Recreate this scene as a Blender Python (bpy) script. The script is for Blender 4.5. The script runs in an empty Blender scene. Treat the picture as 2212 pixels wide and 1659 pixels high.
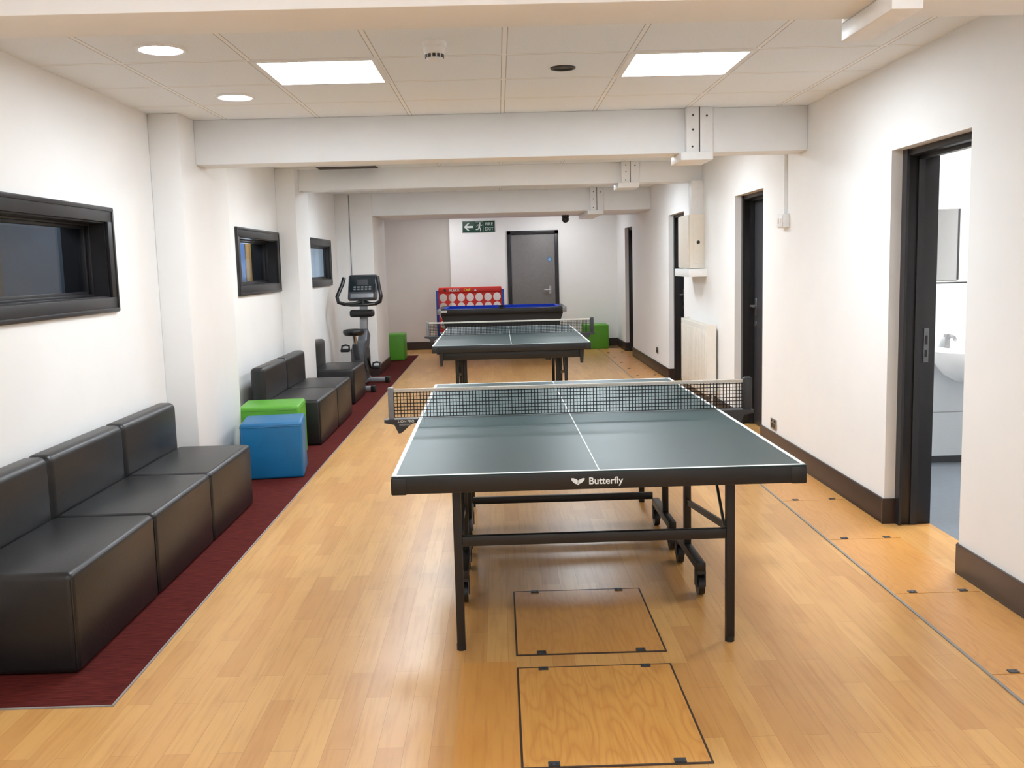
import bpy, bmesh, math, random
from mathutils import Vector, Matrix
random.seed(4)
S = bpy.context.scene
C = S.collection
PI = math.pi

# ------------------------------------------------------------------ materials
def lin(c):
    out = []
    for v in c:
        v = v/255.0
        out.append(v/12.92 if v <= 0.04045 else ((v+0.055)/1.055)**2.4)
    return (out[0], out[1], out[2], 1.0)

def base_mat(name):
    m = bpy.data.materials.new(name); m.use_nodes = True
    nt = m.node_tree
    return m, nt, nt.nodes['Principled BSDF']

def mixrgb(nt, a, b, fac):
    n = nt.nodes.new('ShaderNodeMix'); n.data_type = 'RGBA'
    for idx, v in ((6, a), (7, b), (0, fac)):
        if hasattr(v, 'is_output'): nt.links.new(v, n.inputs[idx])
        else: n.inputs[idx].default_value = v
    return n.outputs[2]

def coords(nt, scale=(1, 1, 1), rot=(0, 0, 0)):
    t = nt.nodes.new('ShaderNodeTexCoord'); mp = nt.nodes.new('ShaderNodeMapping')
    mp.inputs['Scale'].default_value = scale; mp.inputs['Rotation'].default_value = rot
    nt.links.new(t.outputs['Object'], mp.inputs['Vector'])
    return mp.outputs['Vector']

def noise(nt, vec, scale, detail=3):
    n = nt.nodes.new('ShaderNodeTexNoise'); n.inputs['Scale'].default_value = scale
    n.inputs['Detail'].default_value = detail
    nt.links.new(vec, n.inputs['Vector'])
    return n.outputs['Fac']

def math_n(nt, op, a, b=None):
    n = nt.nodes.new('ShaderNodeMath'); n.operation = op
    for i, v in enumerate((a, b)):
        if v is None: continue
        if hasattr(v, 'is_output'): nt.links.new(v, n.inputs[i])
        else: n.inputs[i].default_value = v
    return n.outputs[0]

def ramp(nt, fac, p0, p1):
    n = nt.nodes.new('ShaderNodeMapRange'); nt.links.new(fac, n.inputs[0])
    n.inputs[1].default_value = p0; n.inputs[2].default_value = p1
    return n.outputs[0]

def pm(name, rgb, rough=.5, metal=0.0, var=.06, scale=25, bump=0.0, stretch=(1, 1, 1), spec=.5):
    m, nt, p = base_mat(name)
    c = lin(rgb)
    lo = tuple(v*(1-var) for v in c[:3])+(1,); hi = tuple(min(1, v*(1+var)) for v in c[:3])+(1,)
    f = noise(nt, coords(nt, stretch), scale)
    nt.links.new(mixrgb(nt, lo, hi, ramp(nt, f, .3, .7)), p.inputs['Base Color'])
    p.inputs['Roughness'].default_value = rough; p.inputs['Metallic'].default_value = metal
    p.inputs['Specular IOR Level'].default_value = spec
    if bump:
        b = nt.nodes.new('ShaderNodeBump'); b.inputs['Strength'].default_value = bump
        b.inputs['Distance'].default_value = .002
        nt.links.new(noise(nt, coords(nt, stretch), scale*12), b.inputs['Height'])
        nt.links.new(b.outputs['Normal'], p.inputs['Normal'])
    return m

def emit(name, rgb, strength):
    m = bpy.data.materials.new(name); m.use_nodes = True
    nt = m.node_tree; nt.nodes.clear()
    e = nt.nodes.new('ShaderNodeEmission'); o = nt.nodes.new('ShaderNodeOutputMaterial')
    e.inputs[0].default_value = lin(rgb); e.inputs[1].default_value = strength
    nt.links.new(e.outputs[0], o.inputs[0])
    return m

def wood(name, c1, c2, grain, plank, rough=.30, strength=.46):
    m, nt, p = base_mat(name)
    t = nt.nodes.new('ShaderNodeTexCoord')
    sep = nt.nodes.new('ShaderNodeSeparateXYZ'); nt.links.new(t.outputs['Object'], sep.inputs[0])
    cmb = nt.nodes.new('ShaderNodeCombineXYZ')
    nt.links.new(sep.outputs[1], cmb.inputs[0]); nt.links.new(sep.outputs[0], cmb.inputs[1])
    g = noise(nt, coords(nt, (24, 1.3, 1)), 2.2, 6)
    g2 = noise(nt, coords(nt, (3.2, .8, 1)), 2.0, 3)
    g3 = noise(nt, coords(nt, (5, 1.6, 1)), 2.6, 4)
    if plank:
        b = nt.nodes.new('ShaderNodeTexBrick')
        b.offset = .37; b.offset_frequency = 2; b.squash = 1
        nt.links.new(cmb.outputs[0], b.inputs['Vector'])
        b.inputs['Scale'].default_value = 1.0
        b.inputs['Brick Width'].default_value = .58; b.inputs['Row Height'].default_value = .085
        b.inputs['Mortar Size'].default_value = .0007; b.inputs['Bias'].default_value = 0
        b.inputs['Color1'].default_value = lin(c1); b.inputs['Color2'].default_value = lin(c2)
        b.inputs['Mortar'].default_value = lin(tuple(v*.86 for v in c1))
        basec = b.outputs['Color']
    else:
        basec = mixrgb(nt, lin(c1), lin(c2), ramp(nt, g2, .3, .7))
    f = math_n(nt, 'MULTIPLY', ramp(nt, g, .48, .78), strength)
    c = mixrgb(nt, basec, lin(grain), f)
    c = mixrgb(nt, c, lin(grain), math_n(nt, 'MULTIPLY', ramp(nt, g3, .52, .75), .22))
    nt.links.new(c, p.inputs['Base Color'])
    p.inputs['Roughness'].default_value = rough
    p.inputs['Specular IOR Level'].default_value = .45
    return m

def hatch_wood(name, c1, c2, fig=.45, rough=.33):
    m, nt, p = base_mat(name)
    n1 = noise(nt, coords(nt, (3.4, .75, 1)), 1.5, 2)
    cath = math_n(nt, 'MULTIPLY', math_n(nt, 'PINGPONG', math_n(nt, 'MULTIPLY', n1, 16.0), .5), 2.0)
    cath = math_n(nt, 'POWER', cath, 2.5)
    f2 = noise(nt, coords(nt, (40, 1.6, 1)), 2, 4)
    c = mixrgb(nt, lin(c1), lin(c2), math_n(nt, 'MULTIPLY', cath, fig))
    c = mixrgb(nt, c, lin(c2), math_n(nt, 'MULTIPLY', ramp(nt, f2, .45, .75), .5))
    nt.links.new(c, p.inputs['Base Color']); p.inputs['Roughness'].default_value = rough
    return m

def ceiling_mat():
    m, nt, p = base_mat('ceiling_tiles')
    t = nt.nodes.new('ShaderNodeTexCoord')
    sep = nt.nodes.new('ShaderNodeSeparateXYZ'); nt.links.new(t.outputs['Object'], sep.inputs[0])
    dx = math_n(nt, 'PINGPONG', math_n(nt, 'SUBTRACT', sep.outputs[0], .06-6.3), .315)
    dy = math_n(nt, 'PINGPONG', math_n(nt, 'SUBTRACT', sep.outputs[1], 4.92-12.6), .315)
    d = math_n(nt, 'MINIMUM', dx, dy)
    bar = math_n(nt, 'LESS_THAN', d, .010)
    edge_shadow = math_n(nt, 'LESS_THAN', d, .0145)
    sp = noise(nt, t.outputs['Object'], 160, 2)
    tile = mixrgb(nt, lin((238, 242, 245)), lin((246, 250, 252)), ramp(nt, sp, .35, .65))
    c = mixrgb(nt, tile, lin((190, 188, 184)), edge_shadow)  # grey lines beside the bars paint their shadow into the tile colour
    c = mixrgb(nt, c, lin((250, 251, 250)), bar)
    nt.links.new(c, p.inputs['Base Color']); p.inputs['Roughness'].default_value = .85
    return m

M = {}
M['wall'] = pm('white_wall_paint', (241, 240, 238), .7, var=.012, scale=3)
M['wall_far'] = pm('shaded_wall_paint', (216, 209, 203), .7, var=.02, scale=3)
M['beam'] = pm('beam_paint', (242, 244, 245), .65, var=.012, scale=4)
M['ceiling'] = ceiling_mat()
M['floor'] = wood('oak_laminate', (199, 146, 84), (216, 167, 101), (170, 114, 58), True)
M['patch'] = wood('orange_board', (206, 146, 74), (213, 155, 84), (176, 112, 52), False)
M['hatch'] = hatch_wood('hatch_wood_figure', (218, 161, 86), (186, 120, 54), .45)
M['hatch2'] = hatch_wood('hatch_wood_plain', (206, 150, 82), (182, 122, 60), .34)
M['cover'] = hatch_wood('cover_wood', (212, 154, 84), (188, 126, 62), .34)
M['gap'] = pm('dark_gap', (98, 78, 62), .7)
M['rim'] = pm('hatch_rim', (60, 44, 34), .6)
M['strip'] = pm('grey_metal_strip', (146, 142, 138), .5)
M['skirting'] = pm('dark_brown_skirting', (52, 38, 34), .35)
M['black_wood'] = pm('charcoal_gloss_wood', (36, 35, 38), .38)
M['door'] = pm('charcoal_door', (56, 56, 60), .45)
M['door_grey'] = pm('grey_door', (120, 117, 116), .5)
M['leather'] = pm('black_faux_leather', (27, 27, 29), .36, var=.12, scale=8, bump=.25)
M['blue_l'] = pm('blue_faux_leather', (10, 102, 152), .42, var=.05, scale=8, bump=.2)
M['green_l'] = pm('green_faux_leather', (86, 160, 40), .42, var=.05, scale=8, bump=.2)
M['tt'] = pm('dark_green_table_paint', (30, 58, 61), .40, var=.05, scale=6, spec=.38)
M['white_line'] = pm('white_line_paint', (226, 230, 228), .5)
M['black_m'] = pm('black_powder_coat', (22, 21, 22), .42)
M['black_p'] = pm('black_plastic', (21, 21, 22), .4)
M['net'] = pm('black_net_cord', (13, 13, 15), .85)
M['tape'] = pm('white_net_tape', (218, 212, 202), .8)
M['steel'] = pm('brushed_steel', (170, 170, 172), .3, .9)
M['dsteel'] = pm('dull_steel', (120, 120, 124), .4, .9)
M['grey_p'] = pm('grey_plastic', (128, 130, 134), .45)
M['mgrey_p'] = pm('mid_grey_plastic', (76, 78, 82), .45)
M['dgrey_p'] = pm('dark_grey_plastic', (54, 56, 59), .5)
M['silver'] = pm('silver_paint', (146, 149, 153), .35, .4)
M['white_p'] = pm('white_plastic', (239, 239, 238), .45, var=.02)
M['cream_m'] = pm('cream_metal', (230, 221, 207), .5, var=.02)
M['white_m'] = pm('white_enamel', (230, 225, 215), .38, var=.02)
M['red_p'] = pm('red_plastic', (214, 40, 28), .4)
M['blue_p'] = pm('blue_plastic', (20, 58, 150), .4)
M['cloth'] = pm('blue_baize', (22, 68, 190), .85)
M['sign_g'] = pm('sign_green', (12, 62, 44), .5)
M['sign_w'] = pm('sign_white', (216, 224, 218), .5)
M['sign_b'] = pm('sign_blue', (62, 120, 165), .5)
M['yellow'] = pm('yellow_print', (240, 210, 60), .5)
M['screen'] = pm('dark_display', (30, 38, 42), .2)
M['ceramic'] = pm('white_ceramic', (240, 242, 243), .12, var=.01)
M['bath_floor'] = pm('blue_grey_vinyl', (112, 120, 130), .4)
M['bath_panel'] = pm('pale_grey_panel', (218, 223, 228), .35, var=.01)
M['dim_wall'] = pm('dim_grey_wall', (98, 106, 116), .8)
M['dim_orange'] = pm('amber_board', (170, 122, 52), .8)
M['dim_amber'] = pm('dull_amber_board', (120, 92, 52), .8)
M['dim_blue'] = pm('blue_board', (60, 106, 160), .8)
M['mirror'] = pm('mirror_glass', (215, 216, 218), .03, 1.0, var=.0)
M['lamp'] = emit('panel_light', (238, 247, 255), 41)
M['lamp_d'] = emit('downlight_lens', (244, 249, 255), 28)
M['lamp_b'] = emit('washroom_light', (255, 252, 248), 62)
M['fill_n'] = emit('near_bay_fill', (238, 247, 255), 26)
M['lamp_f'] = emit('far_bay_light', (248, 250, 252), 18)

def glass():
    m = bpy.data.materials.new('window_glass'); m.use_nodes = True
    nt = m.node_tree; nt.nodes.clear()
    o = nt.nodes.new('ShaderNodeOutputMaterial'); mx = nt.nodes.new('ShaderNodeMixShader')
    tr = nt.nodes.new('ShaderNodeBsdfTransparent'); gl = nt.nodes.new('ShaderNodeBsdfGlossy')
    tr.inputs[0].default_value = (.74, .82, .9, 1); gl.inputs['Roughness'].default_value = .03
    mx.inputs[0].default_value = .13
    nt.links.new(tr.outputs[0], mx.inputs[1]); nt.links.new(gl.outputs[0], mx.inputs[2])
    nt.links.new(mx.outputs[0], o.inputs[0])
    return m
M['glass'] = glass()

def carpet_mat():
    m, nt, p = base_mat('dark_red_carpet')
    f = noise(nt, coords(nt, (4, 60, 1)), 3, 4)
    f2 = noise(nt, coords(nt), 220, 2)
    c = mixrgb(nt, lin((64, 21, 20)), lin((114, 44, 38)), ramp(nt, f, .3, .7))
    c = mixrgb(nt, c, lin((48, 18, 17)), math_n(nt, 'MULTIPLY', f2, .45))
    nt.links.new(c, p.inputs['Base Color']); p.inputs['Roughness'].default_value = .95
    p.inputs['Specular IOR Level'].default_value = .1
    return m
M['carpet'] = carpet_mat()

# ------------------------------------------------------------------ geometry helpers
class MB:
    def __init__(self): self.bm = bmesh.new()
    def _merge(self, t):
        me = bpy.data.meshes.new('tmp'); t.to_mesh(me); t.free()
        self.bm.from_mesh(me); bpy.data.meshes.remove(me)
        return self
    def box(self, x0, x1, y0, y1, z0, z1, bev=0, seg=2, mtx=None):
        t = bmesh.new(); bmesh.ops.create_cube(t, size=1)
        for v in t.verts:
            v.co = Vector(((x0+x1)/2+v.co.x*(x1-x0), (y0+y1)/2+v.co.y*(y1-y0), (z0+z1)/2+v.co.z*(z1-z0)))
        if bev: bmesh.ops.bevel(t, geom=t.edges[:], offset=bev, segments=seg, profile=.5, affect='EDGES')
        if mtx: bmesh.ops.transform(t, matrix=mtx, verts=t.verts)
        return self._merge(t)
    def cyl(self, p0, p1, r, r2=None, seg=16):
        p0 = Vector(p0); p1 = Vector(p1); d = p1-p0
        t = bmesh.new()
        bmesh.ops.create_cone(t, cap_ends=True, segments=seg, radius1=r, radius2=r if r2 is None else r2, depth=d.length)
        q = Vector((0, 0, 1)).rotation_difference(d.normalized())
        bmesh.ops.transform(t, matrix=Matrix.Translation((p0+p1)/2) @ q.to_matrix().to_4x4(), verts=t.verts)
        return self._merge(t)
    def bar(self, p0, p1, w, h, bev=0):
        p0 = Vector(p0); p1 = Vector(p1); d = p1-p0
        y = d.normalized(); up = Vector((0, 0, 1))
        if abs(y.z) > .98: up = Vector((0, 1, 0))
        x = y.cross(up).normalized(); z = x.cross(y)
        m = Matrix((x, y, z)).transposed().to_4x4(); m.translation = (p0+p1)/2
        return self.box(-w/2, w/2, -d.length/2, d.length/2, -h/2, h/2, bev, 2, m)
    def ball(self, c, r, sc=(1, 1, 1), seg=20):
        t = bmesh.new(); bmesh.ops.create_uvsphere(t, u_segments=seg, v_segments=seg//2, radius=r)
        for v in t.verts: v.co = Vector((c[0]+v.co.x*sc[0], c[1]+v.co.y*sc[1], c[2]+v.co.z*sc[2]))
        return self._merge(t)
    def tube(self, pts, r, seg=8):
        pts = [Vector(p) for p in pts]; t = bmesh.new(); rings = []
        n = len(pts); ref = None
        for i, p in enumerate(pts):
            d = (pts[min(i+1, n-1)]-pts[max(i-1, 0)]).normalized()
            if ref is None:
                ref = d.cross(Vector((0, 0, 1)))
                if ref.length < .05: ref = d.cross(Vector((1, 0, 0)))
            ref = (ref-d*ref.dot(d)).normalized(); b = d.cross(ref)
            rings.append([t.verts.new(p+ref*math.cos(2*PI*k/seg)*r+b*math.sin(2*PI*k/seg)*r) for k in range(seg)])
        for a, b in zip(rings, rings[1:]):
            for k in range(seg): t.faces.new((a[k], a[(k+1) % seg], b[(k+1) % seg], b[k]))
        t.faces.new(rings[0]); t.faces.new(rings[-1])
        return self._merge(t)
    def prism(self, poly, axis, a0, a1):
        t = bmesh.new()
        def P(q, a): return {'x': (a, q[0], q[1]), 'y': (q[0], a, q[1]), 'z': (q[0], q[1], a)}[axis]
        A = [t.verts.new(P(q, a0)) for q in poly]; B = [t.verts.new(P(q, a1)) for q in poly]
        t.faces.new(A); t.faces.new(B)
        n = len(poly)
        for i in range(n): t.faces.new((A[i], A[(i+1) % n], B[(i+1) % n], B[i]))
        return self._merge(t)
    def lathe(self, prof, c=(0, 0, 0), seg=32):
        t = bmesh.new(); rings = []
        for r, z in prof:
            if r < 1e-6: rings.append([t.verts.new((c[0], c[1], c[2]+z))])
            else: rings.append([t.verts.new((c[0]+r*math.cos(2*PI*k/seg), c[1]+r*math.sin(2*PI*k/seg), c[2]+z)) for k in range(seg)])
        for a, b in zip(rings, rings[1:]):
            for k in range(seg):
                q = [a[k % len(a)], a[(k+1) % len(a)], b[(k+1) % len(b)], b[k % len(b)]]
                u = []
                for v in q:
                    if v not in u: u.append(v)
                if len(u) > 2: t.faces.new(u)
        return self._merge(t)
    def build(self, name, m, parent=None, loc=None, sharp=.7):
        bm = self.bm
        bmesh.ops.recalc_face_normals(bm, faces=bm.faces)
        for f in bm.faces: f.smooth = True
        for e in bm.edges:
            if len(e.link_faces) == 2 and e.calc_face_angle(0) > sharp: e.smooth = False
        me = bpy.data.meshes.new(name); bm.to_mesh(me); bm.free()
        me.materials.append(m)
        o = bpy.data.objects.new(name, me); C.objects.link(o)
        if parent: o.parent = parent
        if loc: o.location = loc
        return o

def tag(o, label, cat, group=None, kind=None):
    o['label'] = label; o['category'] = cat
    if group: o['group'] = group
    if kind: o['kind'] = kind
    return o
def thing(name, label, cat, loc, rz=0, group=None, kind=None):
    o = bpy.data.objects.new(name, None); C.objects.link(o)
    o.location = loc; o.rotation_euler = (0, 0, rz); o.empty_display_size = .1
    return tag(o, label, cat, group, kind)
def struct(name, mb, m, label, cat):
    return tag(mb.build(name, m), label, cat, kind='structure')
def dup(root, loc, label, rz=0, group=None, skip=()):
    r = root.copy(); C.objects.link(r); r.location = loc; r.rotation_euler = (0, 0, rz); r['label'] = label
    if group: r['group'] = group
    for ch in list(root.children):
        if ch.name.split('.')[0] in skip: continue
        c = ch.copy(); C.objects.link(c); c.parent = r
        for g in list(ch.children):
            d = g.copy(); C.objects.link(d); d.parent = c
    return r
def text_obj(name, body, size, m, parent, loc, bold=0.0, rot=(PI/2, 0, 0), align='CENTER'):
    cu = bpy.data.curves.new('t', 'FONT'); cu.body = body; cu.size = size; cu.extrude = .0006
    cu.offset = bold; cu.align_x = align; cu.align_y = 'CENTER'
    ob = bpy.data.objects.new('t', cu); C.objects.link(ob)
    dg = bpy.context.evaluated_depsgraph_get(); dg.update()
    me = bpy.data.meshes.new_from_object(ob.evaluated_get(dg))
    bpy.data.objects.remove(ob); bpy.data.curves.remove(cu)
    me.name = name; me.materials.clear(); me.materials.append(m)
    o = bpy.data.objects.new(name, me); C.objects.link(o); o.parent = parent
    o.location = loc; o.rotation_euler = rot
    return o

# ------------------------------------------------------------------ room shell
XL, XR, ZC, YB, Y0 = -2.25, 2.16, 2.55, 17.5, -2.0
WT = .25
struct('floor', MB().box(-2.5, 2.41, Y0-.2, 18.05, -.1, 0), M['floor'], 'light oak strip laminate floor running the length of the room', 'floor')
struct('floor_carpet', MB().box(XL, -1.412, 3.265, 16.6, 0, .004), M['carpet'], 'dark red carpet strip along the left wall under the black seats', 'carpet')
struct('trim_1', MB().box(-1.412, -1.404, 3.258, 16.6, 0, .0045).box(XL, -1.412, 3.258, 3.265, 0, .0045), M['strip'], 'thin metal edging along the red carpet', 'floor trim')
struct('ceiling', MB().box(-2.5, 2.41, Y0-.2, 18.05, ZC, ZC+.1), M['ceiling'], 'suspended ceiling of square white tiles', 'ceiling')

WIN = [(4.08, 5.70), (8.37, 9.97), (11.42, 13.04)]
WZ0, WZ1, WF = 1.305, 1.905, .075
w = MB(); y = Y0-.2
for a, b in WIN:
    w.box(XL-WT, XL, y, a+WF, 0, ZC)
    w.box(XL-WT, XL, a+WF, b-WF, 0, WZ0+WF); w.box(XL-WT, XL, a+WF, b-WF, WZ1-WF, ZC)
    y = b-WF
w.box(XL-WT, XL, y, 18.05, 0, ZC)
struct('wall_left', w, M['wall'], 'white left wall with three dark framed windows', 'wall')

DOORS = [(4.42, 5.31), (7.86, 8.80), (11.2, 12.2), (15.5, 16.4)]
DH = 2.08
w = MB(); y = Y0-.2
for a, b in DOORS:
    w.box(XR, XR+WT, y, a, 0, ZC); w.box(XR, XR+WT, a, b, DH, ZC); y = b
w.box(XR, XR+WT, y, 18.05, 0, ZC)
struct('wall_right', w, M['wall'], 'white right wall with four recessed dark doorways', 'wall')
struct('wall_back', MB().box(-.855, XR, YB, YB+.5, 0, ZC), M['wall'], 'white end wall carrying the green sign and grey door', 'wall')
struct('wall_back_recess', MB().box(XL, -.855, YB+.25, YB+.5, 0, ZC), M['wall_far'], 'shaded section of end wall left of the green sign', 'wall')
struct('wall_front', MB().box(XL, XR, Y0-.2, Y0, 0, ZC), M['wall'], 'white wall behind the camera', 'wall')
# pillars and beams
PX = -2.05
struct('wall_pillar_near', MB().box(XL, PX, 6.43, 7.5, 0, ZC, .006), M['wall'], 'white pillar between the first and second windows', 'pillar')
struct('wall_pillar_middle', MB().box(XL, PX, 10.0, 10.68, 0, ZC, .006), M['wall'], 'white pillar between the second and third windows', 'pillar')
struct('wall_pillar_far', MB().box(XL, -1.73, 13.6, 15.0, 0, ZC, .006), M['wall'], 'wide white pillar behind the exercise bike', 'pillar')
struct('ceiling_beam_1', MB().box(XL, XR, 2.84, 3.10, 2.25, ZC, .006), M['beam'], 'white ceiling beam nearest the camera', 'beam')
struct('ceiling_beam_2', MB().box(PX, XR, 6.75, 7.0, 2.25, ZC, .006), M['beam'], 'white ceiling beam beyond the two bright light panels', 'beam')
struct('ceiling_beam_3', MB().box(PX, XR, 10.2, 10.45, 2.335, ZC, .006), M['beam'], 'shallow white ceiling beam over the second table', 'beam')
struct('ceiling_beam_4', MB().box(-1.73, XR, 13.6, 15.0, 2.24, ZC, .006), M['beam'], 'broad white soffit in front of the end wall', 'beam')

# baseboards
BH = .145; BT = .015
b = MB(); y = Y0
for a, c in DOORS:
    b.box(XR-BT, XR, y, a, 0, BH, .004)
    b.box(XR, XR+.06, a, a+BT, 0, BH); b.box(XR-BT, XR+.06, c-BT, c, 0, BH)
    y = c
b.box(XR-BT, XR, y, YB, 0, BH, .004)
struct('baseboard_right', b, M['skirting'], 'dark brown skirting board along the right wall', 'skirting board')
b = MB()
for ya, yb in ((Y0, 6.43), (7.5, 10.0), (10.68, 13.6), (15.0, YB+.25)): b.box(XL, XL+BT, ya, yb, 0, BH)
for ya, yb, xx in ((6.43, 7.5, PX), (10.0, 10.68, PX), (13.6, 15.0, -1.73)):
    b.box(xx, xx+BT, ya-BT, yb+BT, 0, BH); b.box(XL, xx, ya-BT, ya, 0, BH); b.box(XL, xx, yb, yb+BT, 0, BH)
struct('baseboard_left', b, M['skirting'], 'dark brown skirting board along the left wall and pillars', 'skirting board')
b = MB().box(-.855, .18, YB-BT, YB, 0, BH).box(1.10, XR, YB-BT, YB, 0, BH).box(XL, -.855, YB+.25-BT, YB+.25, 0, BH)
struct('baseboard_back', b, M['skirting'], 'dark skirting board along the end wall', 'skirting board')

# ------------------------------------------------------------------ windows
wl = ['dark framed window above the near row of black seats', 'dark framed window above the pair of black seats', 'dark framed window beside the exercise bike']
for i, (a, b) in enumerate(WIN):
    cy = (a+b)/2
    t = thing('window_%d' % (i+1), wl[i], 'window', (XL, cy, WZ0), kind='structure')
    hw = (b-a)/2; h = WZ1-WZ0
    f = MB()
    def ring(f, x0, x1, o, wd, bev=.002):
        f.box(x0, x1, -hw+o, hw-o, o, o+wd, bev); f.box(x0, x1, -hw+o, hw-o, h-o-wd, h-o, bev)
        f.box(x0, x1, -hw+o, -hw+o+wd, o+wd*.98, h-o-wd*.98, bev); f.box(x0, x1, hw-o-wd, hw-o, o+wd*.98, h-o-wd*.98, bev)
    ring(f, 0.0, .020, 0, .085); ring(f, .018, .025, .004, .02)
    f.build('window_frame', M['black_wood'], t)
    if i < 2: dl_, s0_, s1_, s2_ = -.25, -.15, -.11, -.085
    else: dl_, s0_, s1_, s2_ = -.07, -.07, -.045, -.03
    f = MB(); ring(f, dl_, 0.0, WF, .018, 0); f.build('reveal_lining', M['black_wood'], t)
    f = MB(); ring(f, s0_, s1_, WF+.017, .03); ring(f, s1_, s2_, WF+.017, .014)
    f.build('sash', M['black_wood'], t)
    pc = (s0_+s1_)/2
    MB().box(pc-.003, pc+.003, -hw+.118, hw-.118, .118, h-.118).build('pane', M['glass'], t)

# dim room seen through the windows
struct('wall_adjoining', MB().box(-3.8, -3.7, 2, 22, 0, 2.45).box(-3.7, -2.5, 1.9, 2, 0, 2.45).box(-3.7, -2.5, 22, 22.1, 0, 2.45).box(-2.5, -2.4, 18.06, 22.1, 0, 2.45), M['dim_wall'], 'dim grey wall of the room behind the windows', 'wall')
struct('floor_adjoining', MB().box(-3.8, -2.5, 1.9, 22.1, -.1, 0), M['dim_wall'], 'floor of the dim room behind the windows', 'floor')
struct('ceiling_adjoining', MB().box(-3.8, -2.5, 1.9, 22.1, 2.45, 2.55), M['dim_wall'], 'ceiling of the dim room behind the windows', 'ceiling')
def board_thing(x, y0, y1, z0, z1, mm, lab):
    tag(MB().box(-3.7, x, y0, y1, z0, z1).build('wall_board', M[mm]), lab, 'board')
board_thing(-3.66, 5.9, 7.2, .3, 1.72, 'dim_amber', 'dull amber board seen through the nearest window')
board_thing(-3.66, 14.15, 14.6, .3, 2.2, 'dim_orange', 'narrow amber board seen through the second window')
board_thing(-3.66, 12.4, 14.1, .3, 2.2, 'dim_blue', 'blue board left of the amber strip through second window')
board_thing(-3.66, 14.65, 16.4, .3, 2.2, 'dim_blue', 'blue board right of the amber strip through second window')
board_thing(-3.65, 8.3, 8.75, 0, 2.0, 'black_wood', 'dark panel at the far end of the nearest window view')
for xx, yy, zz, e in ((-2.9, 5.0, 2.3, 13), (-2.9, 8.0, 2.3, 16), (-3.05, 11.9, 1.55, 26), (-2.9, 14.2, 2.3, 45)):  # unseen point lights added to brighten the view through the windows
    l = bpy.data.lights.new('adjoining_room_fill', 'POINT'); l.energy = e; l.shadow_soft_size = .12
    o = bpy.data.objects.new('adjoining_room_fill', l); C.objects.link(o); o.location = (xx, yy, zz)
    tag(o, 'added fill light in the dim room behind the windows', 'lamp')

# ------------------------------------------------------------------ doors in the right wall
dl = ['open dark framed doorway into the washroom', 'closed dark door beyond the washroom doorway', 'closed dark door beyond the radiator', 'closed dark door nearest the end wall']
for i, (a, b) in enumerate(DOORS):
    t = thing('door_%d' % (i+1), dl[i], 'door', (XR, a, 0), kind='structure')
    W = b-a; f = MB()
    f.box(.07, .25, 0, .035, 0, DH, .003).box(.07, .25, W-.035, W, 0, DH, .003).box(.07, .25, .03, W-.03, DH-.035, DH, .003)
    f.box(.13, .165, .03, .05, 0, DH-.03).box(.13, .165, W-.05, W-.03, 0, DH-.03).box(.13, .165, .03, W-.03, DH-.055, DH-.03)
    f.box(.06, .075, W-.06, W-.0, 0, DH).box(.06, .075, 0, .05, 0, DH)
    fr = f.build('door_frame', M['black_wood'], t)
    if i == 0:
        s = MB().box(.185, .212, W-.0405, W-.035, .92, 1.11).build('strike_plate', M['dsteel'], t)
        MB().box(.19, .205, W-.042, W-.0398, .95, .99).box(.19, .205, W-.042, W-.0398, 1.02, 1.07).build('latch_slot', M['black_p'], s)
    else:
        lf = MB().box(.17, .21, .04, W-.04, .008, DH-.04, .002).build('door_leaf', M['door'], t)
        h = MB().box(.162, .17, W-.13, W-.09, 1.0, 1.16, .002); h.cyl((.165, W-.11, 1.09), (.115, W-.11, 1.09), .010).tube([(.118, W-.11, 1.09), (.116, W-.16, 1.09), (.118, W-.235, 1.087)], .009)
        h.build('handle', M['steel'], lf)
        MB().cyl((.162, W-.11, .93), (.17, W-.11, .93), .024).build('lock', M['steel'], lf)
# end door
t = thing('door_5', 'grey fire door in the end wall with a round blue sticker', 'door', (.638, YB, 0), kind='structure')
MB().box(-.463, -.395, -.03, 0, 0, 2.12, .004).box(.395, .463, -.03, 0, 0, 2.12, .004).box(-.463, .463, -.03, 0, 2.05, 2.12, .004).build('door_frame', M['black_wood'], t)
lf = MB().box(-.393, .393, -.016, -.002, .008, 2.047, .002).build('door_leaf', M['door_grey'], t)
MB().box(.28, .32, -.022, -.016, .98, 1.12).cyl((.30, -.02, 1.05), (.30, -.06, 1.05), .01).tube([(.30, -.06, 1.05), (.25, -.062, 1.05), (.19, -.06, 1.05)], .01).build('handle', M['steel'], lf)
MB().cyl((.30, -.0162, 1.60), (.30, -.018, 1.60), .045, seg=28).build('sticker', M['sign_b'], lf)
MB().box(.272, .328, -.0188, -.018, 1.596, 1.604).box(.28, .32, -.0188, -.018, 1.614, 1.620).box(.28, .32, -.0188, -.018, 1.580, 1.586).build('sticker_print', M['sign_w'], lf)

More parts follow.
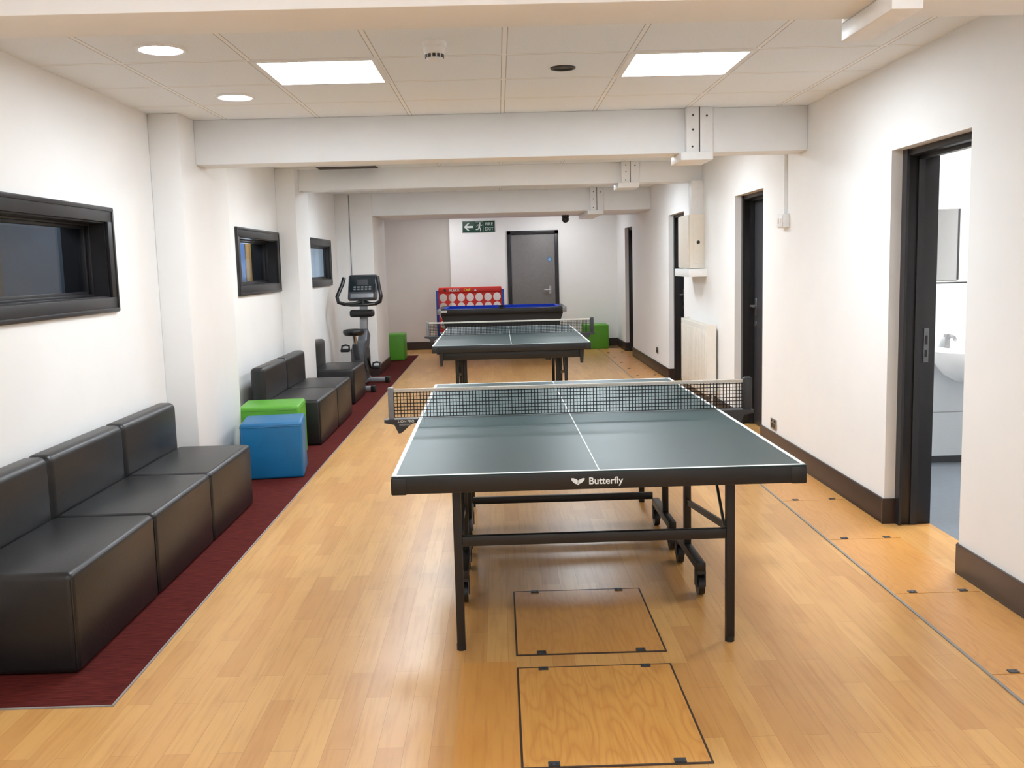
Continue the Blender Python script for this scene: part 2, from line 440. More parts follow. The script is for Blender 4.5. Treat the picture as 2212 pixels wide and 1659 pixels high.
# ------------------------------------------------------------------ washroom
struct('floor_washroom', MB().box(2.41, 4.5, 3.7, 6.98, -.1, -.002), M['bath_floor'], 'blue grey vinyl floor of the washroom', 'floor')
struct('wall_washroom_back', MB().box(2.41, 4.5, 6.88, 6.98, 0, 2.45), M['white_p'], 'white back wall of the washroom', 'wall')
struct('wall_washroom_side', MB().box(4.4, 4.5, 3.7, 6.88, 0, 2.45).box(2.41, 4.4, 3.7, 3.8, 0, 2.45), M['white_p'], 'white side walls of the washroom', 'wall')
struct('ceiling_washroom', MB().box(2.41, 4.5, 3.7, 6.98, 2.45, 2.55), M['white_p'], 'white washroom ceiling', 'ceiling')
struct('wall_washroom_panel', MB().box(2.412, 4.4, 6.866, 6.88, .05, .37).box(2.412, 4.4, 6.866, 6.88, .377, 1.305), M['bath_panel'], 'pale panelling behind the basin', 'wall panel')
struct('trim_washroom', MB().box(2.412, 4.4, 6.868, 6.88, 0, .05).box(2.412, 4.4, 6.862, 6.88, 1.305, 1.313), M['dgrey_p'], 'dark edging of the washroom panelling', 'trim')
t = thing('mirror', 'wall mirror above the white washroom basin', 'mirror', (3.12, 6.88, 1.33))
MB().box(-.16, .16, -.012, 0, 0, .50).build('mirror_glass', M['mirror'], t)
MB().box(.16, .172, -.016, 0, 0, .50).build('edge_strip', M['dgrey_p'], t)
t = thing('wash_basin', 'white ceramic wall basin seen through the open doorway', 'basin', (3.32, 6.64, .615))
def basin():
    bm = MB(); n = 36; tt = bmesh.new(); rings = []
    prof = [(.03, 0, .0), (.14, .0, .01), (.21, -.0, .06), (.265, 0, .14), (.285, 0, .205), (.29, 0, .225), (.28, 0, .235), (.25, 0, .228), (.21, 0, .17), (.14, 0, .11), (.03, 0, .095)]
    for r, _, z in prof:
        rr = []
        for k in range(n):
            a = 2*PI*k/n; s = math.copysign(abs(math.sin(a))**.75, math.sin(a)); c = math.copysign(abs(math.cos(a))**.75, math.cos(a))
            y = s*r*.78
            rr.append(tt.verts.new((c*r, min(y, .226), z)))
        rings.append(rr)
    for a, b in zip(rings, rings[1:]):
        for k in range(n): tt.faces.new((a[k], a[(k+1) % n], b[(k+1) % n], b[k]))
    tt.faces.new(rings[0]); tt.faces.new(rings[-1])
    return bm._merge(tt)
basin().build('bowl', M['ceramic'], t)
MB().box(-.27, .27, .15, .226, .19, .232, .01).build('ledge', M['ceramic'], t)
MB().cyl((-.12, .17, .23), (-.12, .17, .31), .018).tube([(-.12, .17, .30), (-.12, .12, .32), (-.12, .07, .315), (-.12, .05, .295)], .012).cyl((-.12, .17, .31), (-.12, .17, .33), .026).build('tap', M['steel'], t)
t = thing('washroom_light', 'bright ceiling light in the washroom', 'ceiling light', (3.3, 5.6, 2.45))
MB().box(-.3, .3, -.3, .3, -.03, 0, .01).build('housing', M['white_p'], t)
MB().box(-.26, .26, -.26, .26, -.036, -.0302).build('diffuser', M['lamp_b'], t)

# ------------------------------------------------------------------ floor hatches
def clip(mb, x, y, z=.0065): mb.box(x-.018, x+.018, y-.012, y+.012, z-.003, z+.0015).cyl((x-.009, y, z), (x-.009, y, z+.003), .005, seg=10).cyl((x+.009, y, z), (x+.009, y, z+.003), .005, seg=10)
for (x0, x1, y0, y1, mm, lab) in ((.03, .62, 3.59, 4.33, 'hatch2', 'square wooden floor hatch under the front of near table'), (.03, .615, 2.74, 3.475, 'hatch', 'bright grained wooden floor hatch in the foreground')):
    t = thing('floor_hatch', lab, 'floor hatch', (x0, y0, 0))
    wx, wy = x1-x0, y1-y0
    MB().box(0, wx, 0, .007, 0, .004).box(0, wx, wy-.007, wy, 0, .004).box(0, .007, .007, wy-.007, 0, .004).box(wx-.007, wx, .007, wy-.007, 0, .004).build('rim', M['rim'], t)
    MB().box(.007, wx-.007, .007, wy-.007, 0, .0035).build('panel', M[mm], t)
    for px in (.1, wx-.1):
        for py in (.018, wy-.018):
            c = MB(); clip(c, px, py); c.build('clip', M['dgrey_p'], t)
struct('floor_patch', MB().box(-.18, .029, 2.6, 3.54, 0, .0012), M['patch'], 'orange toned board left of the foreground hatch', 'floor board')
struct('trim_2', MB().box(1.731, 1.742, 1.0, 17.3, 0, .005), M['strip'], 'thin grey metal strip along the right floor covers', 'floor trim')
struct('floor_trench', MB().box(1.742, 2.132, 1.0, 17.3, 0, .0015), M['gap'], 'dark gaps between the right hand floor covers', 'floor trim')
onames = ['first', 'second', 'third', 'fourth', 'fifth', 'sixth', 'seventh', 'eighth', 'ninth', 'tenth', 'eleventh', 'twelfth', 'thirteenth', 'fourteenth', 'fifteenth', 'sixteenth', 'seventeenth']
SP = .857
def cov_label(k): return onames[k]+' orange wooden floor cover from the camera along the right wall'
c0 = thing('floor_cover', cov_label(0), 'floor cover', (1.94, 2.43, .0015), 0, 'orange floor covers along the right wall')
MB().box(-.197, .190, .0025, SP-.0025, 0, .003).build('panel', M['cover'], c0)
for px in (-.11, .12):
    c = MB(); clip(c, px, .018, .0055); c.build('clip', M['mgrey_p'], c0)
for k in range(1, 17):
    dup(c0, (1.94, 2.43+SP*k, .0015), cov_label(k))

# ------------------------------------------------------------------ ceiling fixtures
def panel_light(x, y, lab, mm='lamp'):
    t = thing('ceiling_light', lab, 'ceiling light', (x, y, ZC))
    MB().box(-.315, .315, -.315, -.285, -.008, 0).box(-.315, .315, .285, .315, -.008, 0).box(-.315, -.285, -.285, .285, -.008, 0).box(.285, .315, -.285, .285, -.008, 0).build('frame', M['white_p'], t)
    MB().box(-.285, .285, -.285, .285, -.004, 0).build('diffuser', M[mm], t)
    return t
panel_light(-.885, 5.235, 'bright square ceiling panel light left of the smoke detector')
panel_light(1.005, 5.235, 'bright square ceiling panel light on the right of the ceiling')
for yy, where, mm in ((8.385, 'in the second bay', 'lamp'), (11.535, 'in the third bay', 'lamp'), (16.575, 'before the end wall', 'lamp_f'), (1.455, 'added as fill in the bay behind the near beam', 'fill_n'), (-.75, 'added as fill in the bay behind the camera', 'fill_n')):  # last two bays: out-of-view panels added as fill light
    for xx, side in ((-.885, 'left'), (1.005, 'right')):
        panel_light(xx, yy, 'square ceiling panel light %s, %s side' % (where, side), mm)
def downlight(y, lab):
    t = thing('downlight', lab, 'downlight', (-1.53, y, ZC))
    MB().lathe([(.095, -.002), (.098, -.010), (.112, -.012), (.12, -.006), (.12, 0), (.095, 0), (.095, -.002)]).build('trim_ring', M['white_p'], t)
    MB().lathe([(0, -.006), (.094, -.004), (.094, 0), (0, 0)]).build('lens', M['lamp_d'], t)
downlight(4.62, 'round bright downlight, the nearer one at left')
downlight(5.89, 'round bright downlight, the farther one at left')
t = thing('smoke_detector', 'white round smoke detector on the ceiling tiles', 'smoke detector', (-.267, 4.62, ZC))
MB().lathe([(0, 0), (.058, 0), (.058, -.02), (.052, -.026), (0, -.026)]).build('base', M['white_p'], t)
MB().lathe([(.050, -.026), (.050, -.045), (.044, -.05), (.038, -.075), (.028, -.084), (0, -.086)]).build('body', M['white_p'], t)
v = MB()
for k in range(12):
    a = 2*PI*k/12
    v.box(.0, .003, -.007, .007, -.072, -.056, 0, 2, Matrix.Rotation(a, 4, 'Z') @ Matrix.Translation((.0405, 0, 0)))
v.build('slots', M['dgrey_p'], t)
t = thing('ceiling_spotlight', 'dark unlit round ceiling spotlight with a grey rim', 'spotlight', (.375, 5.27, ZC))
MB().lathe([(.050, -.002), (.052, -.009), (.066, -.007), (.068, 0), (.05, 0), (.05, -.002)]).build('rim', M['dgrey_p'], t)
MB().lathe([(0, -.002), (.05, -.003), (.05, 0), (0, 0)]).build('lens', M['black_p'], t)
tag(MB().box(-1.82, -1.21, 9.98, 10.19, ZC-.004, ZC).build('ceiling_gap', M['rim']), 'dark slot in the ceiling in front of the shallow beam', 'vent')

# trunking boxes round the beams
def trunk(yf, yb, zb, lab, x=1.40, hw=.09, ext=.04):
    t = thing('cable_trunking', lab, 'cable trunking', (x, yf, zb))
    h = ZC-zb
    MB().box(-hw, -.004, -.06, 0, 0, h, .003).build('front_cover', M['white_p'], t)
    MB().box(.004, hw, -.06, 0, 0, h, .003).build('front_cover', M['white_p'], t)
    MB().box(-.0045, .0045, -.055, 0, 0, h).build('joint', M['dgrey_p'], t)
    d = yb-yf
    MB().box(-hw-ext, hw, -.075, d+.06, -.055, 0, .004).build('under_cover', M['white_p'], t)
    MB().box(-hw, hw, d, d+.06, 0, h, .003).build('rear_cover', M['white_p'], t)
    for sx, sz in ((-.5, .82), (.55, .8), (-.5, .5), (-.55, .12)):
        MB().cyl((sx*hw, -.06, h*sz), (sx*hw, -.064, h*sz), .007, seg=10).build('screw', M['dgrey_p'], t)
trunk(2.84, 3.10, 2.25, 'slim white cable trunking wrapped around the nearest ceiling beam', 1.16, .045, 0)
trunk(6.75, 7.0, 2.25, 'white cable trunking wrapped around the main ceiling beam')
trunk(10.2, 10.45, 2.335, 'white cable trunking wrapped around the shallow middle beam')
trunk(13.6, 15.0, 2.24, 'white cable trunking wrapped around the far soffit')

t = thing('dome_camera', 'small black dome camera under the far soffit', 'security camera', (1.04, 14.7, 2.24))
MB().lathe([(0, 0), (.055, 0), (.055, -.03), (0, -.03)]).build('base', M['black_p'], t)
MB().ball((0, 0, -.06), .055).build('dome', M['screen'], t)

# ------------------------------------------------------------------ wall fittings on the right
t = thing('fused_switch', 'white switch box below a vertical conduit on right wall', 'switch', (XR, 7.23, 1.74))
MB().box(-.045, 0, -.075, .075, 0, .10, .004).build('box', M['white_p'], t)
MB().box(-.051, -.045, -.07, .07, .006, .094, .003).build('face_plate', M['white_p'], t)
MB().box(-.056, -.051, .015, .04, .03, .07, .002).box(-.053, -.051, -.045, -.02, .035, .065).build('rocker', M['cream_m'], t)
MB().box(-.022, 0, -.016, .016, .10, ZC-1.74).build('conduit', M['white_p'], t)
def socket(y, z, lab):
    t = thing('wall_socket', lab, 'socket', (XR, y, z))
    MB().box(-.01, 0, -.073, .073, 0, .086, .003).build('face_plate', M['steel'], t)
    MB().box(-.012, -.01, -.055, -.012, .015, .05).box(-.012, -.01, .012, .055, .015, .05).box(-.013, -.01, -.045, -.03, .06, .076).box(-.013, -.01, .03, .045, .06, .076).build('inserts', M['black_p'], t)
socket(7.5, .165, 'steel double socket low on right wall by near table')
socket(13.1, .26, 'steel double socket low on right wall beyond the third door')
t = thing('radiator', 'white double panel radiator on the right wall', 'radiator', (XR-.001, 10.1, .17))
f = MB().box(-.115, -.095, -.66, .66, 0, .70, .006)
for k in range(24): f.box(-.121, -.114, -.62+k*.0539-.014, -.62+k*.0539+.014, .05, .65, .003)
f.build('front_panel', M['white_m'], t)
MB().box(-.045, -.025, -.66, .66, 0, .70, .006).build('back_panel', M['white_m'], t)
MB().box(-.117, -.023, -.664, -.658, .02, .71).build('side_panel', M['white_m'], t)
MB().box(-.117, -.023, .658, .664, .02, .71).build('side_panel', M['white_m'], t)
g = MB()
for k in range(44): g.box(-.095, -.045, -.65+k*.03, -.635+k*.03, .69, .70)
g.build('top_grille', M['white_m'], t)
for yy in (-.48, .48): MB().box(-.025, 0, yy-.02, yy+.02, .1, .6).build('bracket', M['white_m'], t)
MB().cyl((-.07, -.66, .06), (-.07, -.71, .06), .012).cyl((-.07, -.70, .04), (-.07, -.70, .12), .02).cyl((-.07, -.70, -.17), (-.07, -.70, .04), .008).build('valve', M['white_p'], t)
t = thing('electrical_cabinet', 'cream metal electrical cabinet on the right wall above radiator', 'cabinet', (XR, 10.35, 1.43))
MB().box(-.16, 0, -.28, .28, 0, .56, .005).build('body', M['cream_m'], t)
dd = MB().box(-.175, -.16, -.27, .27, .01, .55, .005).build('door', M['cream_m'], t)
MB().box(-.12, -.02, -.286, -.28, .05, .51, .002).build('side_cover', M['cream_m'], t)
MB().cyl((-.07, -.286, .27), (-.07, -.292, .27), .018).build('lock', M['black_p'], t)
tag(MB().box(XR-.19, XR, 9.95, 10.75, 1.345, 1.425, .004).build('trunking_shelf', M['white_p']), 'white boxed trunking ledge beneath the electrical cabinet', 'trunking')
tag(MB().box(2.03, XR, 10.12, 10.26, 1.99, 2.335, .003).build('riser_box', M['white_p']), 'white riser box above the electrical cabinet', 'trunking')
tag(MB().tube([(-2.05, 13.594, 2.54), (-2.05, 13.594, 1.9), (-2.048, 13.594, 1.3)], .005).build('cable', M['grey_p']), 'thin grey cable hanging on the pillar behind the bike', 'cable')

# ------------------------------------------------------------------ black bench seats
SW = .885
def make_seat(label):
    t = thing('bench_seat', label, 'bench seat', (-1.94, 0, .004), 0, 'black bench seats along the left wall')
    s = MB(); hw = SW/2-.002
    s.box(-.17, .30, -hw, hw, 0, .40, .028, 4)
    s.build('seat', M['leather'], t)
    MB().box(-.29, -.165, -hw, hw, 0, .69, .04, 5).build('backrest', M['leather'], t)
    e = hw-.006
    MB().tube([(.293, -e, .365), (.296, 0, .365), (.293, e, .365)], .0035, 6).build('seam', M['black_p'], t)
    MB().tube([(.292, -e, .37), (.292, -e, .02)], .003, 6).build('seam', M['black_p'], t)
    return t
s0 = make_seat('nearest black seat of the row of three under near window')
s0.location.y = 3.53+SW/2
dup(s0, (-1.94, 3.53+SW*1.5, .004), 'middle black seat of the row of three under near window')
dup(s0, (-1.94, 3.53+SW*2.5, .004), 'farthest black seat of the row of three, beside the pillar')
dup(s0, (-1.865, 8.225+SW*.5, .004), 'nearer black seat of the pair behind the green cube')
dup(s0, (-1.865, 8.225+SW*1.5, .004), 'farther black seat of the pair beside the middle pillar')
dup(s0, (-1.94, 11.15, .004), 'single black seat beside the exercise bike')

# cube stools
def cube(loc, rz, m, label, s=.45, z=.43):
    t = thing('cube_stool', label, 'stool', loc, rz, 'coloured cube stools')
    h = s/2
    MB().box(-h, h, -h, h, 0, z, .022, 4).build('body', m, t)
    q = h+.0005; r = .02
    pts = [(-q+r, -q), (q-r, -q), (q, -q+r), (q, q-r), (q-r, q), (-q+r, q), (-q, q-r), (-q, -q+r), (-q+r, -q)]
    MB().tube([(a, b, z-.028) for a, b in pts], .003, 6).build('seam', m, t)
cube((-1.715, 7.14, .004), math.radians(8), M['blue_l'], 'blue padded cube stool in front of the green one', .445, .415)
cube((-1.862, 7.75, .004), math.radians(5), M['green_l'], 'green padded cube stool behind the blue one', .48, .45)
cube((-1.79, 15.95, .004), 0, M['green_l'], 'green padded cube stool beside the wide far pillar')
cube((1.70, 17.12, 0), 0, M['green_l'], 'green padded cube stool in the far right corner')

# ------------------------------------------------------------------ table tennis tables
def make_table(label, loc, rz):
    t = thing('table_tennis_table', label, 'table tennis table', loc, rz)
    HX, HY = .7625, 1.37
    for s in (-1, 1):
        y0, y1 = (-HY, -.003) if s < 0 else (.003, HY)
        top = MB().box(-HX, HX, y0, y1, .755, .76).build('tabletop', M['tt'], t)
        l = MB()
        ye = s*(HY-.009)
        l.box(-HX, HX, ye-.009, ye+.009, .76, .7606).box(-HX, -HX+.016, y0, y1, .76, .7606).box(HX-.016, HX, y0, y1, .76, .7606).box(-.002, .002, y0, y1, .76, .7606)
        l.build('line_marking', M['white_line'], top)
        a = MB()
        a.box(-HX, HX, *((y0, y0+.03) if s < 0 else (y1-.03, y1)), .692, .755, .003)
        a.box(-HX, HX, *((y1-.03, y1) if s < 0 else (y0, y0+.03)), .70, .755)
        a.box(-HX, -HX+.03, y0+.03, y1-.03, .692, .755).box(HX-.03, HX, y0+.03, y1-.03, .692, .755)
        ap = a.build('apron', M['black_p'], t)
        for sx in (-1, 1):
            MB().box(min(sx*(HX-.055), sx*(HX+.003)), max(sx*(HX-.055), sx*(HX+.003)), min(s*(HY-.055), s*(HY+.003)), max(s*(HY-.055), s*(HY+.003)), .689, .754, .006).build('corner_cap', M['black_p'], ap)
            X = sx*.537
            lg = MB().box(X-.0165, X+.0165, s*1.14-.0165, s*1.14+.0165, .02, .74, .003).build('leg', M['black_m'], t)
            MB().cyl((X, s*1.14, 0), (X, s*1.14, .025), .019).build('foot', M['black_p'], lg)
            ya, yb = sorted((s*.08, s*.62))
            MB().box(X-.02, X+.02, ya, yb, .115, .155, .003).build('wheel_bar', M['black_m'], t)
            MB().box(X-.016, X+.016, s*.30-.02, s*.30+.02, .155, .755, .003).build('post', M['black_m'], t)
            MB().bar((X, s*.30, .36), (X, s*1.13, .46), .012, .028).build('strut', M['black_m'], t)
            MB().bar((X-.02*sx, s*1.13, .47), (X-.02*sx, s*.88, .74), .01, .01).build('stay', M['dsteel'], t)
            for yy in (.11, .59):
                y = s*yy
                fk = MB().box(X-.022, X-.017, y-.022, y+.022, .04, .105).box(X+.017, X+.022, y-.022, y+.022, .04, .105).box(X-.022, X+.022, y-.022, y+.022, .10, .115).build('caster_fork', M['dgrey_p'], t)
                MB().cyl((X-.014, y, .046), (X+.014, y, .046), .046, seg=24).build('wheel', M['black_p'], fk)
        MB().box(-.52, .52, s*1.14-.014, s*1.14+.014, .425, .465, .003).build('crossbar', M['black_m'], t)
        MB().box(-.52, .52, s*.36-.012, s*.36+.012, .66, .70, .003).build('upper_crossbar', M['black_m'], t)
    MB().box(-.52, .52, .60, .625, .15, .19, .003).build('lower_crossbar', M['black_m'], t)
    return t
T1 = make_table('dark green table tennis table in the foreground with white maker name', (.344, 4.82, 0), .0062)
text_obj('lettering', 'Butterfly', .036, M['white_line'], T1, (.022, -1.3715, .722), .0006)
bf = MB()
def wing(cx, cz, a, l, wd, mir):
    p = []
    for k in range(18):
        th = 2*PI*k/18; x = math.cos(th)*l; z = math.sin(th)*wd*(1-.3*math.cos(th))
        p.append((cx+mir*(x*math.cos(a)-z*math.sin(a)), cz+x*math.sin(a)+z*math.cos(a)))
    bf.prism(p, 'y', -1.3722, -1.3709)
wing(-.068, .725, .55, .015, .007, 1); wing(-.092, .725, .60, .016, .008, -1); wing(-.080, .715, 1.57, .006, .004, 1)
bf.build('emblem', M['white_line'], T1)
T2 = dup(T1, (.11, 10.57, 0), 'dark green table tennis table in the middle distance', 0, skip=('lettering', 'emblem', 'crossbar', 'lower_crossbar'))
MB().box(-.66, .66, -1.335, -1.31, .615, .70, .004).build('end_panel', M['black_p'], T2)
for sx in (-1, 1):
    MB().prism([(sx*.70, .70), (sx*.655, .70), (sx*.665, .56), (sx*.69, .56)], 'y', -1.345, -1.30).build('corner_bracket', M['black_p'], T2)
    MB().box(sx*.47-.016, sx*.47+.016, -1.02, -.988, 0, .74, .003).build('rear_leg', M['black_m'], T2)

def make_net(label, loc, rz):
    t = thing('table_tennis_net', label, 'net', loc, rz)
    n = MB(); L = .885; H = .137
    k = int(2*L/.0165)
    for i in range(k+1):
        x = -L+2*L*i/k
        n.box(x-.0019, x+.0019, -.0011, .0011, .004, H)
    for j in range(8):
        z = .004+j*(H-.004)/7.5
        n.box(-L, L, -.0011, .0011, z-.0019, z+.0019)
    n.build('mesh', M['net'], t)
    MB().box(-L, L, -.004, .004, H-.004, H+.0125, .002).build('tape', M['tape'], t)
    for s in (-1, 1):
        p = MB().box(s*.9-.014, s*.9+.014, -.014, .014, -.02, .157, .003).build('post', M['grey_p'] if s < 0 else M['dgrey_p'], t)
        if s > 0: MB().box(s*.9-.007, s*.9+.027, -.017, .017, -.01, .16, .003).build('post_cover', M['dgrey_p'], p)
        cl = MB().prism([(s*.935, -.004), (s*.767, -.004), (s*.767, -.02), (s*.80, -.028), (s*.85, -.072), (s*.865, -.074), (s*.885, -.03), (s*.935, -.02)], 'y', -.03, .03).build('clamp', M['dgrey_p'], t)
        if s < 0 and loc[1] < 6:
            text_obj('lettering', 'LION PRO', .018, M['white_line'], cl, (-.825, -.0306, -.013), .0003)
            MB().box(-.86, -.80, -.0308, -.0302, -.034, -.025).build('lettering_line', M['grey_p'], cl)
    return t
make_net('black net with white tape on the foreground table', (.342, 4.82, .7612), .0062)
make_net('black net with white tape on the farther table', (.11, 10.57, .7612), 0)

# ------------------------------------------------------------------ pool table
t = thing('pool_table', 'black pool table with blue cloth before the end wall', 'pool table', (.045, 15.62, 0))
A, B = 1.01, .56
MB().box(-A, A, -B, -B+.09, .76, .845, .012, 3).box(-A, A, B-.09, B, .76, .85, .012, 3).box(-A, -A+.09, -B+.08, B-.08, .76, .85, .012, 3).box(A-.09, A, -B+.08, B-.08, .76, .85, .012, 3).build('rail', M['black_p'], t)
MB().box(-A+.08, A-.08, -B+.08, B-.08, .78, .80).build('bed_cloth', M['cloth'], t)
MB().box(-A+.14, -.05, -B+.085, -B+.15, .80, .852).box(.05, A-.14, -B+.085, -B+.15, .80, .852).box(-A+.14, -.05, B-.15, B-.085, .80, .858).box(.05, A-.14, B-.15, B-.085, .80, .858).box(-A+.085, -A+.14, -B+.14, B-.14, .80, .852).box(A-.14, A-.085, -B+.14, B-.14, .80, .852).build('cushion', M['cloth'], t)
tt = MB()
tt.prism([(-.97, .78), (.97, .78), (.86, .45), (-.86, .45)], 'y', -.48, .48)
tt.build('cabinet', M['black_p'], t)
for sx in (-1, 1):
    for sy in (-1, 1):
        lg = MB().box(sx*.72-.06, sx*.72+.06, sy*.36-.06, sy*.36+.06, .04, .46, .008).build('leg', M['black_p'], t)
        MB().cyl((sx*.72, sy*.36, 0), (sx*.72, sy*.36, .045), .04).build('foot', M['dgrey_p'], lg)
        MB().lathe([(.05, .845), (.055, .853), (.04, .854), (.036, .80), (0, .80)], (sx*(A-.075), sy*(B-.075), 0), 20).build('pocket', M['black_m'], t)
for sy in (-1, 1):
    MB().lathe([(.045, .845), (.05, .853), (.036, .854), (.032, .80), (0, .80)], (0, sy*(B-.065), 0), 20).build('pocket', M['black_m'], t)
MB().box(-.98, -.86, -B-.002, -B, .80, .83).build('plate', M['white_p'], t)
for sx in (-1, 1):
    MB().box(min(sx*.95, sx*1.013), max(sx*.95, sx*1.013), -B-.003, -B+.06, .765, .853, .006).build('corner_cap', M['silver'], t)

# ------------------------------------------------------------------ giant four in a row game
t = thing('giant_board_game', 'giant red and blue four in a row game by end wall', 'garden game', (-.50, 16.95, 0))
def board():
    tb = bmesh.new(); cs = .157; n = 24; r = .066; rows = 4; cols = 7; zt = 1.05
    for i in range(cols):
        for j in range(rows):
            cx = -cs*cols/2+cs*(i+.5); cz = zt-cs*(j+.5)
            rings = {}
            for key, yy in (('f', -.03), ('b', .03)):
                sq, ci = [], []
                for k in range(n):
                    a = 2*PI*k/n; c, s = math.cos(a), math.sin(a); q = (cs/2)/max(abs(c), abs(s))
                    sq.append(tb.verts.new((cx+c*q, yy, cz+s*q))); ci.append(tb.verts.new((cx+c*r, yy, cz+s*r*1.1)))
                rings[key] = (sq, ci)
                for k in range(n): tb.faces.new((sq[k], sq[(k+1) % n], ci[(k+1) % n], ci[k]))
            for k in range(n): tb.faces.new((rings['f'][1][k], rings['f'][1][(k+1) % n], rings['b'][1][(k+1) % n], rings['b'][1][k]))
    bmesh.ops.remove_doubles(tb, verts=tb.verts, dist=.0005)
    m = MB(); m._merge(tb)
    w2 = cs*cols/2
    m.box(-w2, w2, -.032, .032, zt, 1.15, .012, 3).box(-w2, w2, -.032, .032, zt-cs*rows-.06, zt-cs*rows, .006)
    m.box(-w2-.004, -w2, -.03, .03, .36, 1.12).box(w2, w2+.004, -.03, .03, .36, 1.12)
    return m
board().build('grid_board', M['red_p'], t)
for s in (-1, 1):
    MB().box(s*.575-.022, s*.575+.022, -.045, .045, .04, 1.10, .01).build('post', M['blue_p'], t)
    MB().box(s*.575-.03, s*.575+.03, -.28, .28, 0, .06, .01).build('foot', M['blue_p'], t)
MB().box(-.55, .55, -.04, .04, .29, .345, .008).build('release_bar', M['blue_p'], t)
text_obj('lettering', 'FLEKK', .066, M['sign_w'], t, (-.27, -.0335, 1.10), .002)
text_obj('lettering', 'ChiP', .06, M['yellow'], t, (-.05, -.0335, 1.10), .002)
MB().prism([(.07, 1.08), (.12, 1.08), (.095, 1.12)], 'y', -.0345, -.032).build('print_mark', M['sign_w'], t)
MB().box(-.46, -.42, -.0345, -.032, 1.08, 1.12).build('print_mark', M['black_p'], t)

# ------------------------------------------------------------------ fire exit sign
t = thing('exit_sign', 'green fire exit sign with white arrow on end wall', 'sign', (-.325, YB, 2.21))
MB().box(-.295, .295, -.006, 0, -.105, .105, .002).build('plate', M['sign_g'], t)
y0, y1 = -.0078, -.006
MB().box(-.288, .288, y0, y1, .0965, .099).box(-.288, .288, y0, y1, -.099, -.0965).box(-.288, -.2855, y0, y1, -.0965, .0965).box(.2855, .288, y0, y1, -.0965, .0965).build('border', M['sign_w'], t)
MB().prism([(-.265, 0), (-.195, .066), (-.165, .066), (-.212, .018), (-.10, .018), (-.10, -.018), (-.212, -.018), (-.165, -.066), (-.195, -.066)], 'y', y0, y1).build('arrow', M['sign_w'], t)
f = MB().cyl((.022, y0, .062), (.022, y1, .062), .016, seg=16)
def limb(p, q, wd=.017):
    d = Vector((q[0]-p[0], q[1]-p[1])); n = Vector((-d.y, d.x)).normalized()*wd/2
    f.prism([(p[0]+n.x, p[1]+n.y), (q[0]+n.x, q[1]+n.y), (q[0]-n.x, q[1]-n.y), (p[0]-n.x, p[1]-n.y)], 'y', y0, y1)
limb((.02, .045), (.008, -.012), .03); limb((.02, .042), (-.022, .028), .013); limb((-.02, .03), (-.034, .004), .012)
limb((.024, .042), (.052, .018), .013); limb((.05, .02), (.068, .034), .012)
limb((.006, -.008), (.036, -.036)); limb((.036, -.032), (.03, -.08)); limb((.006, -.01), (-.014, -.048)); limb((-.012, -.046), (-.052, -.048))
f.build('running_figure', M['sign_w'], t)
MB().box(.080, .084, y0, y1, -.085, .086).box(-.058, .084, y0, y1, .082, .086).build('doorway_mark', M['sign_w'], t)
text_obj('lettering', 'FIRE', .078, M['sign_w'], t, (.188, -.0072, .042), 0)
text_obj('lettering', 'EXIT', .078, M['sign_w'], t, (.188, -.0072, -.042), 0)

# ------------------------------------------------------------------ exercise bike
t = thing('exercise_bike', 'grey and black upright exercise bike beside wide white pillar', 'exercise bike', (-1.80, 12.25, .004), math.radians(-4))
def st(y):
    MB().box(-.26, .26, y-.035, y+.035, .015, .075, .015, 3).build('stabiliser', M['silver'], t)
    for s in (-1, 1): MB().box(s*.26-.03, s*.26+.03, y-.045, y+.045, 0, .085, .015, 3).build('stabiliser_cap', M['black_p'], t)
st(-.46); st(.50)
MB().bar((0, -.46, .07), (0, .50, .07), .08, .07, .012).build('base_beam', M['silver'], t)
sh = MB().cyl((-.075, .10, .36), (.075, .10, .36), .235, seg=40)
sh.box(-.075, .075, -.12, .30, .09, .38, .03, 3).bar((0, .20, .40), (0, .40, .70), .13, .18, .03)
sh.build('drive_housing', M['mgrey_p'], t)
for s in (-1, 1):
    MB().cyl((s*.076, .10, .36), (s*.085, .10, .36), .16, seg=36).build('side_disc', M['dgrey_p'], t)
    ang = math.radians(130 if s < 0 else -50)
    ey, ez = .10+math.cos(ang)*.16, .36+math.sin(ang)*.16
    cr = MB().bar((s*.10, .10, .36), (s*.10, ey, ez), .02, .035, .005).cyl((s*.08, .10, .36), (s*.11, .10, .36), .03).build('crank', M['black_m'], t)
    MB().box(s*.175-.055, s*.175+.055, ey-.05, ey+.05, ez-.02, ez+.02, .01).build('pedal', M['black_p'], cr)
    MB().tube([(s*.175-.05*1, ey, ez), (s*.175-.045, ey+.02, ez+.055), (s*.175, ey+.03, ez+.065), (s*.175+.045, ey+.02, ez+.055), (s*.175+.05, ey, ez)], .012).build('pedal_strap', M['black_p'], cr)
MB().bar((0, -.08, .34), (0, -.20, .58), .075, .075, .012).build('seat_tube', M['mgrey_p'], t)
MB().cyl((0, -.18, .54), (0, -.255, .70), .025).build('seat_post', M['steel'], t)
sd = MB(); tb = bmesh.new()
prof = []
n = 28
for zz, k in ((.0, .8), (.02, .96), (.05, 1.0), (.07, .92), (.08, .6)):
    ring_ = []
    for q in range(n):
        a = 2*PI*q/n; yy = math.sin(a)*.14; wd = .135 if yy < 0 else .135-.09*(yy/.14)
        ring_.append(tb.verts.new((math.cos(a)*wd*k, -.26+yy*k, .69+zz)))
    prof.append(ring_)
for a, b in zip(prof, prof[1:]):
    for q in range(n): tb.faces.new((a[q], a[(q+1) % n], b[(q+1) % n], b[q]))
tb.faces.new(prof[0]); tb.faces.new(prof[-1])
sd._merge(tb); sd.build('saddle', M['black_p'], t)
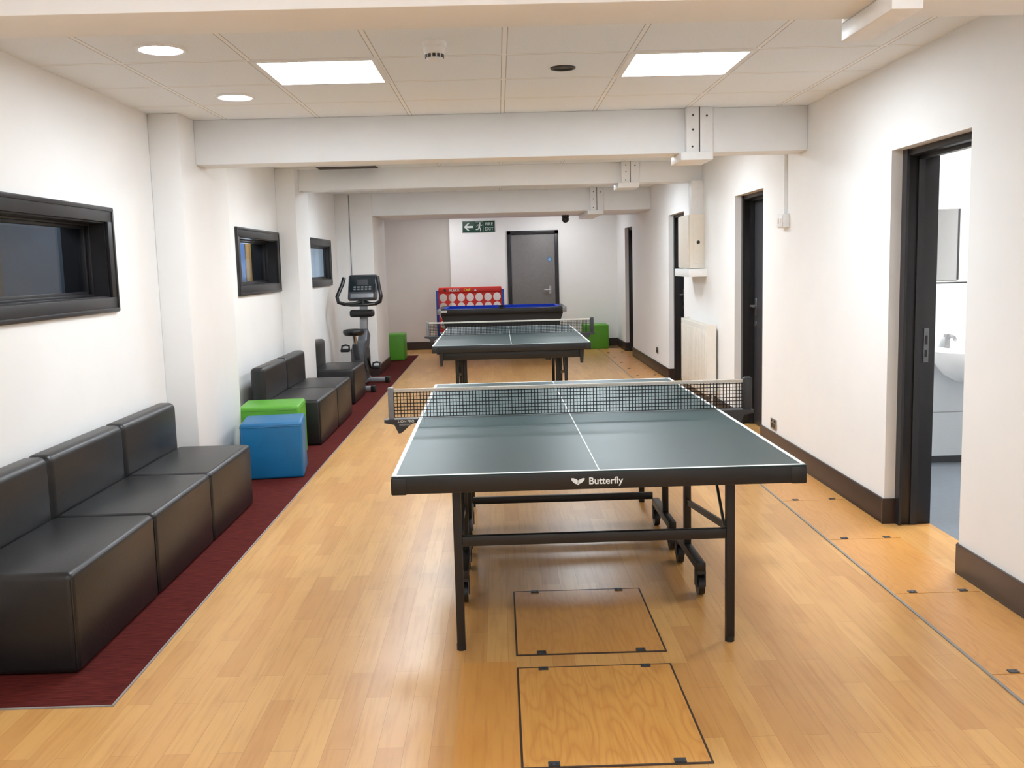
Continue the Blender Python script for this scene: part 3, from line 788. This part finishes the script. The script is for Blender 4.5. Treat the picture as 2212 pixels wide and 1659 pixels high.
MB().bar((0, .34, .62), (0, .42, 1.12), .10, .075, .015).build('console_post', M['silver'], t)
MB().box(-.155, .155, .22, .36, .89, .985, .03, 3).build('bottle_holder', M['black_p'], t)
tilt = Matrix.Translation((0, .40, 1.27)) @ Matrix.Rotation(math.radians(-22), 4, 'X')
cn = MB().box(-.195, .195, -.02, .045, -.18, .18, .035, 4, tilt).build('console', M['mgrey_p'], t)
MB().box(-.172, .172, -.028, -.02, -.07, .152, .004, 2, tilt).build('display', M['screen'], cn)
MB().box(-.07, .07, -.031, -.027, .02, .10, 0, 2, tilt).build('readout', M['dgrey_p'], cn)
kb = MB()
for i in range(5):
    for j in range(2): kb.box(-.115+i*.05, -.085+i*.05, -.032, -.027, -.045+j*.03, -.027+j*.03, 0, 2, tilt)
kb.build('buttons', M['grey_p'], cn)
MB().box(-.15, .15, -.045, -.01, -.16, -.10, .01, 2, tilt).build('tray', M['silver'], cn)
for s in (-1, 1):
    MB().tube([(s*.03, .36, 1.08), (s*.10, .30, 1.06), (s*.20, .20, 1.06), (s*.27, .14, 1.09), (s*.285, .14, 1.16), (s*.26, .20, 1.24), (s*.235, .26, 1.32), (s*.22, .30, 1.40)], .024, 10).build('handlebar', M['black_p'], t)
MB().tube([(-.20, .20, 1.06), (-.1, .14, 1.05), (0, .12, 1.05), (.1, .14, 1.05), (.20, .20, 1.06)], .02, 10).build('front_grip', M['black_p'], t)

# ------------------------------------------------------------------ camera and world
cam = bpy.data.cameras.new('camera'); co = bpy.data.objects.new('camera', cam); C.objects.link(co)
cam.sensor_fit = 'HORIZONTAL'; cam.sensor_width = 36; cam.lens = 2075/2212*36; cam.clip_start = .05
co.matrix_world = Matrix.Translation((0, 0, 1.517)) @ Matrix.Rotation(-.0115, 4, 'Z') @ Matrix.Rotation(PI/2-math.atan(257.5/2075), 4, 'X') @ Matrix.Rotation(-.026, 4, 'Z')
S.camera = co
wd = bpy.data.worlds.new('world'); S.world = wd; wd.use_nodes = True
wd.node_tree.nodes['Background'].inputs[0].default_value = (.6, .62, .65, 1); wd.node_tree.nodes['Background'].inputs[1].default_value = .2
S.view_settings.view_transform = 'Standard'
S.view_settings.exposure = 0
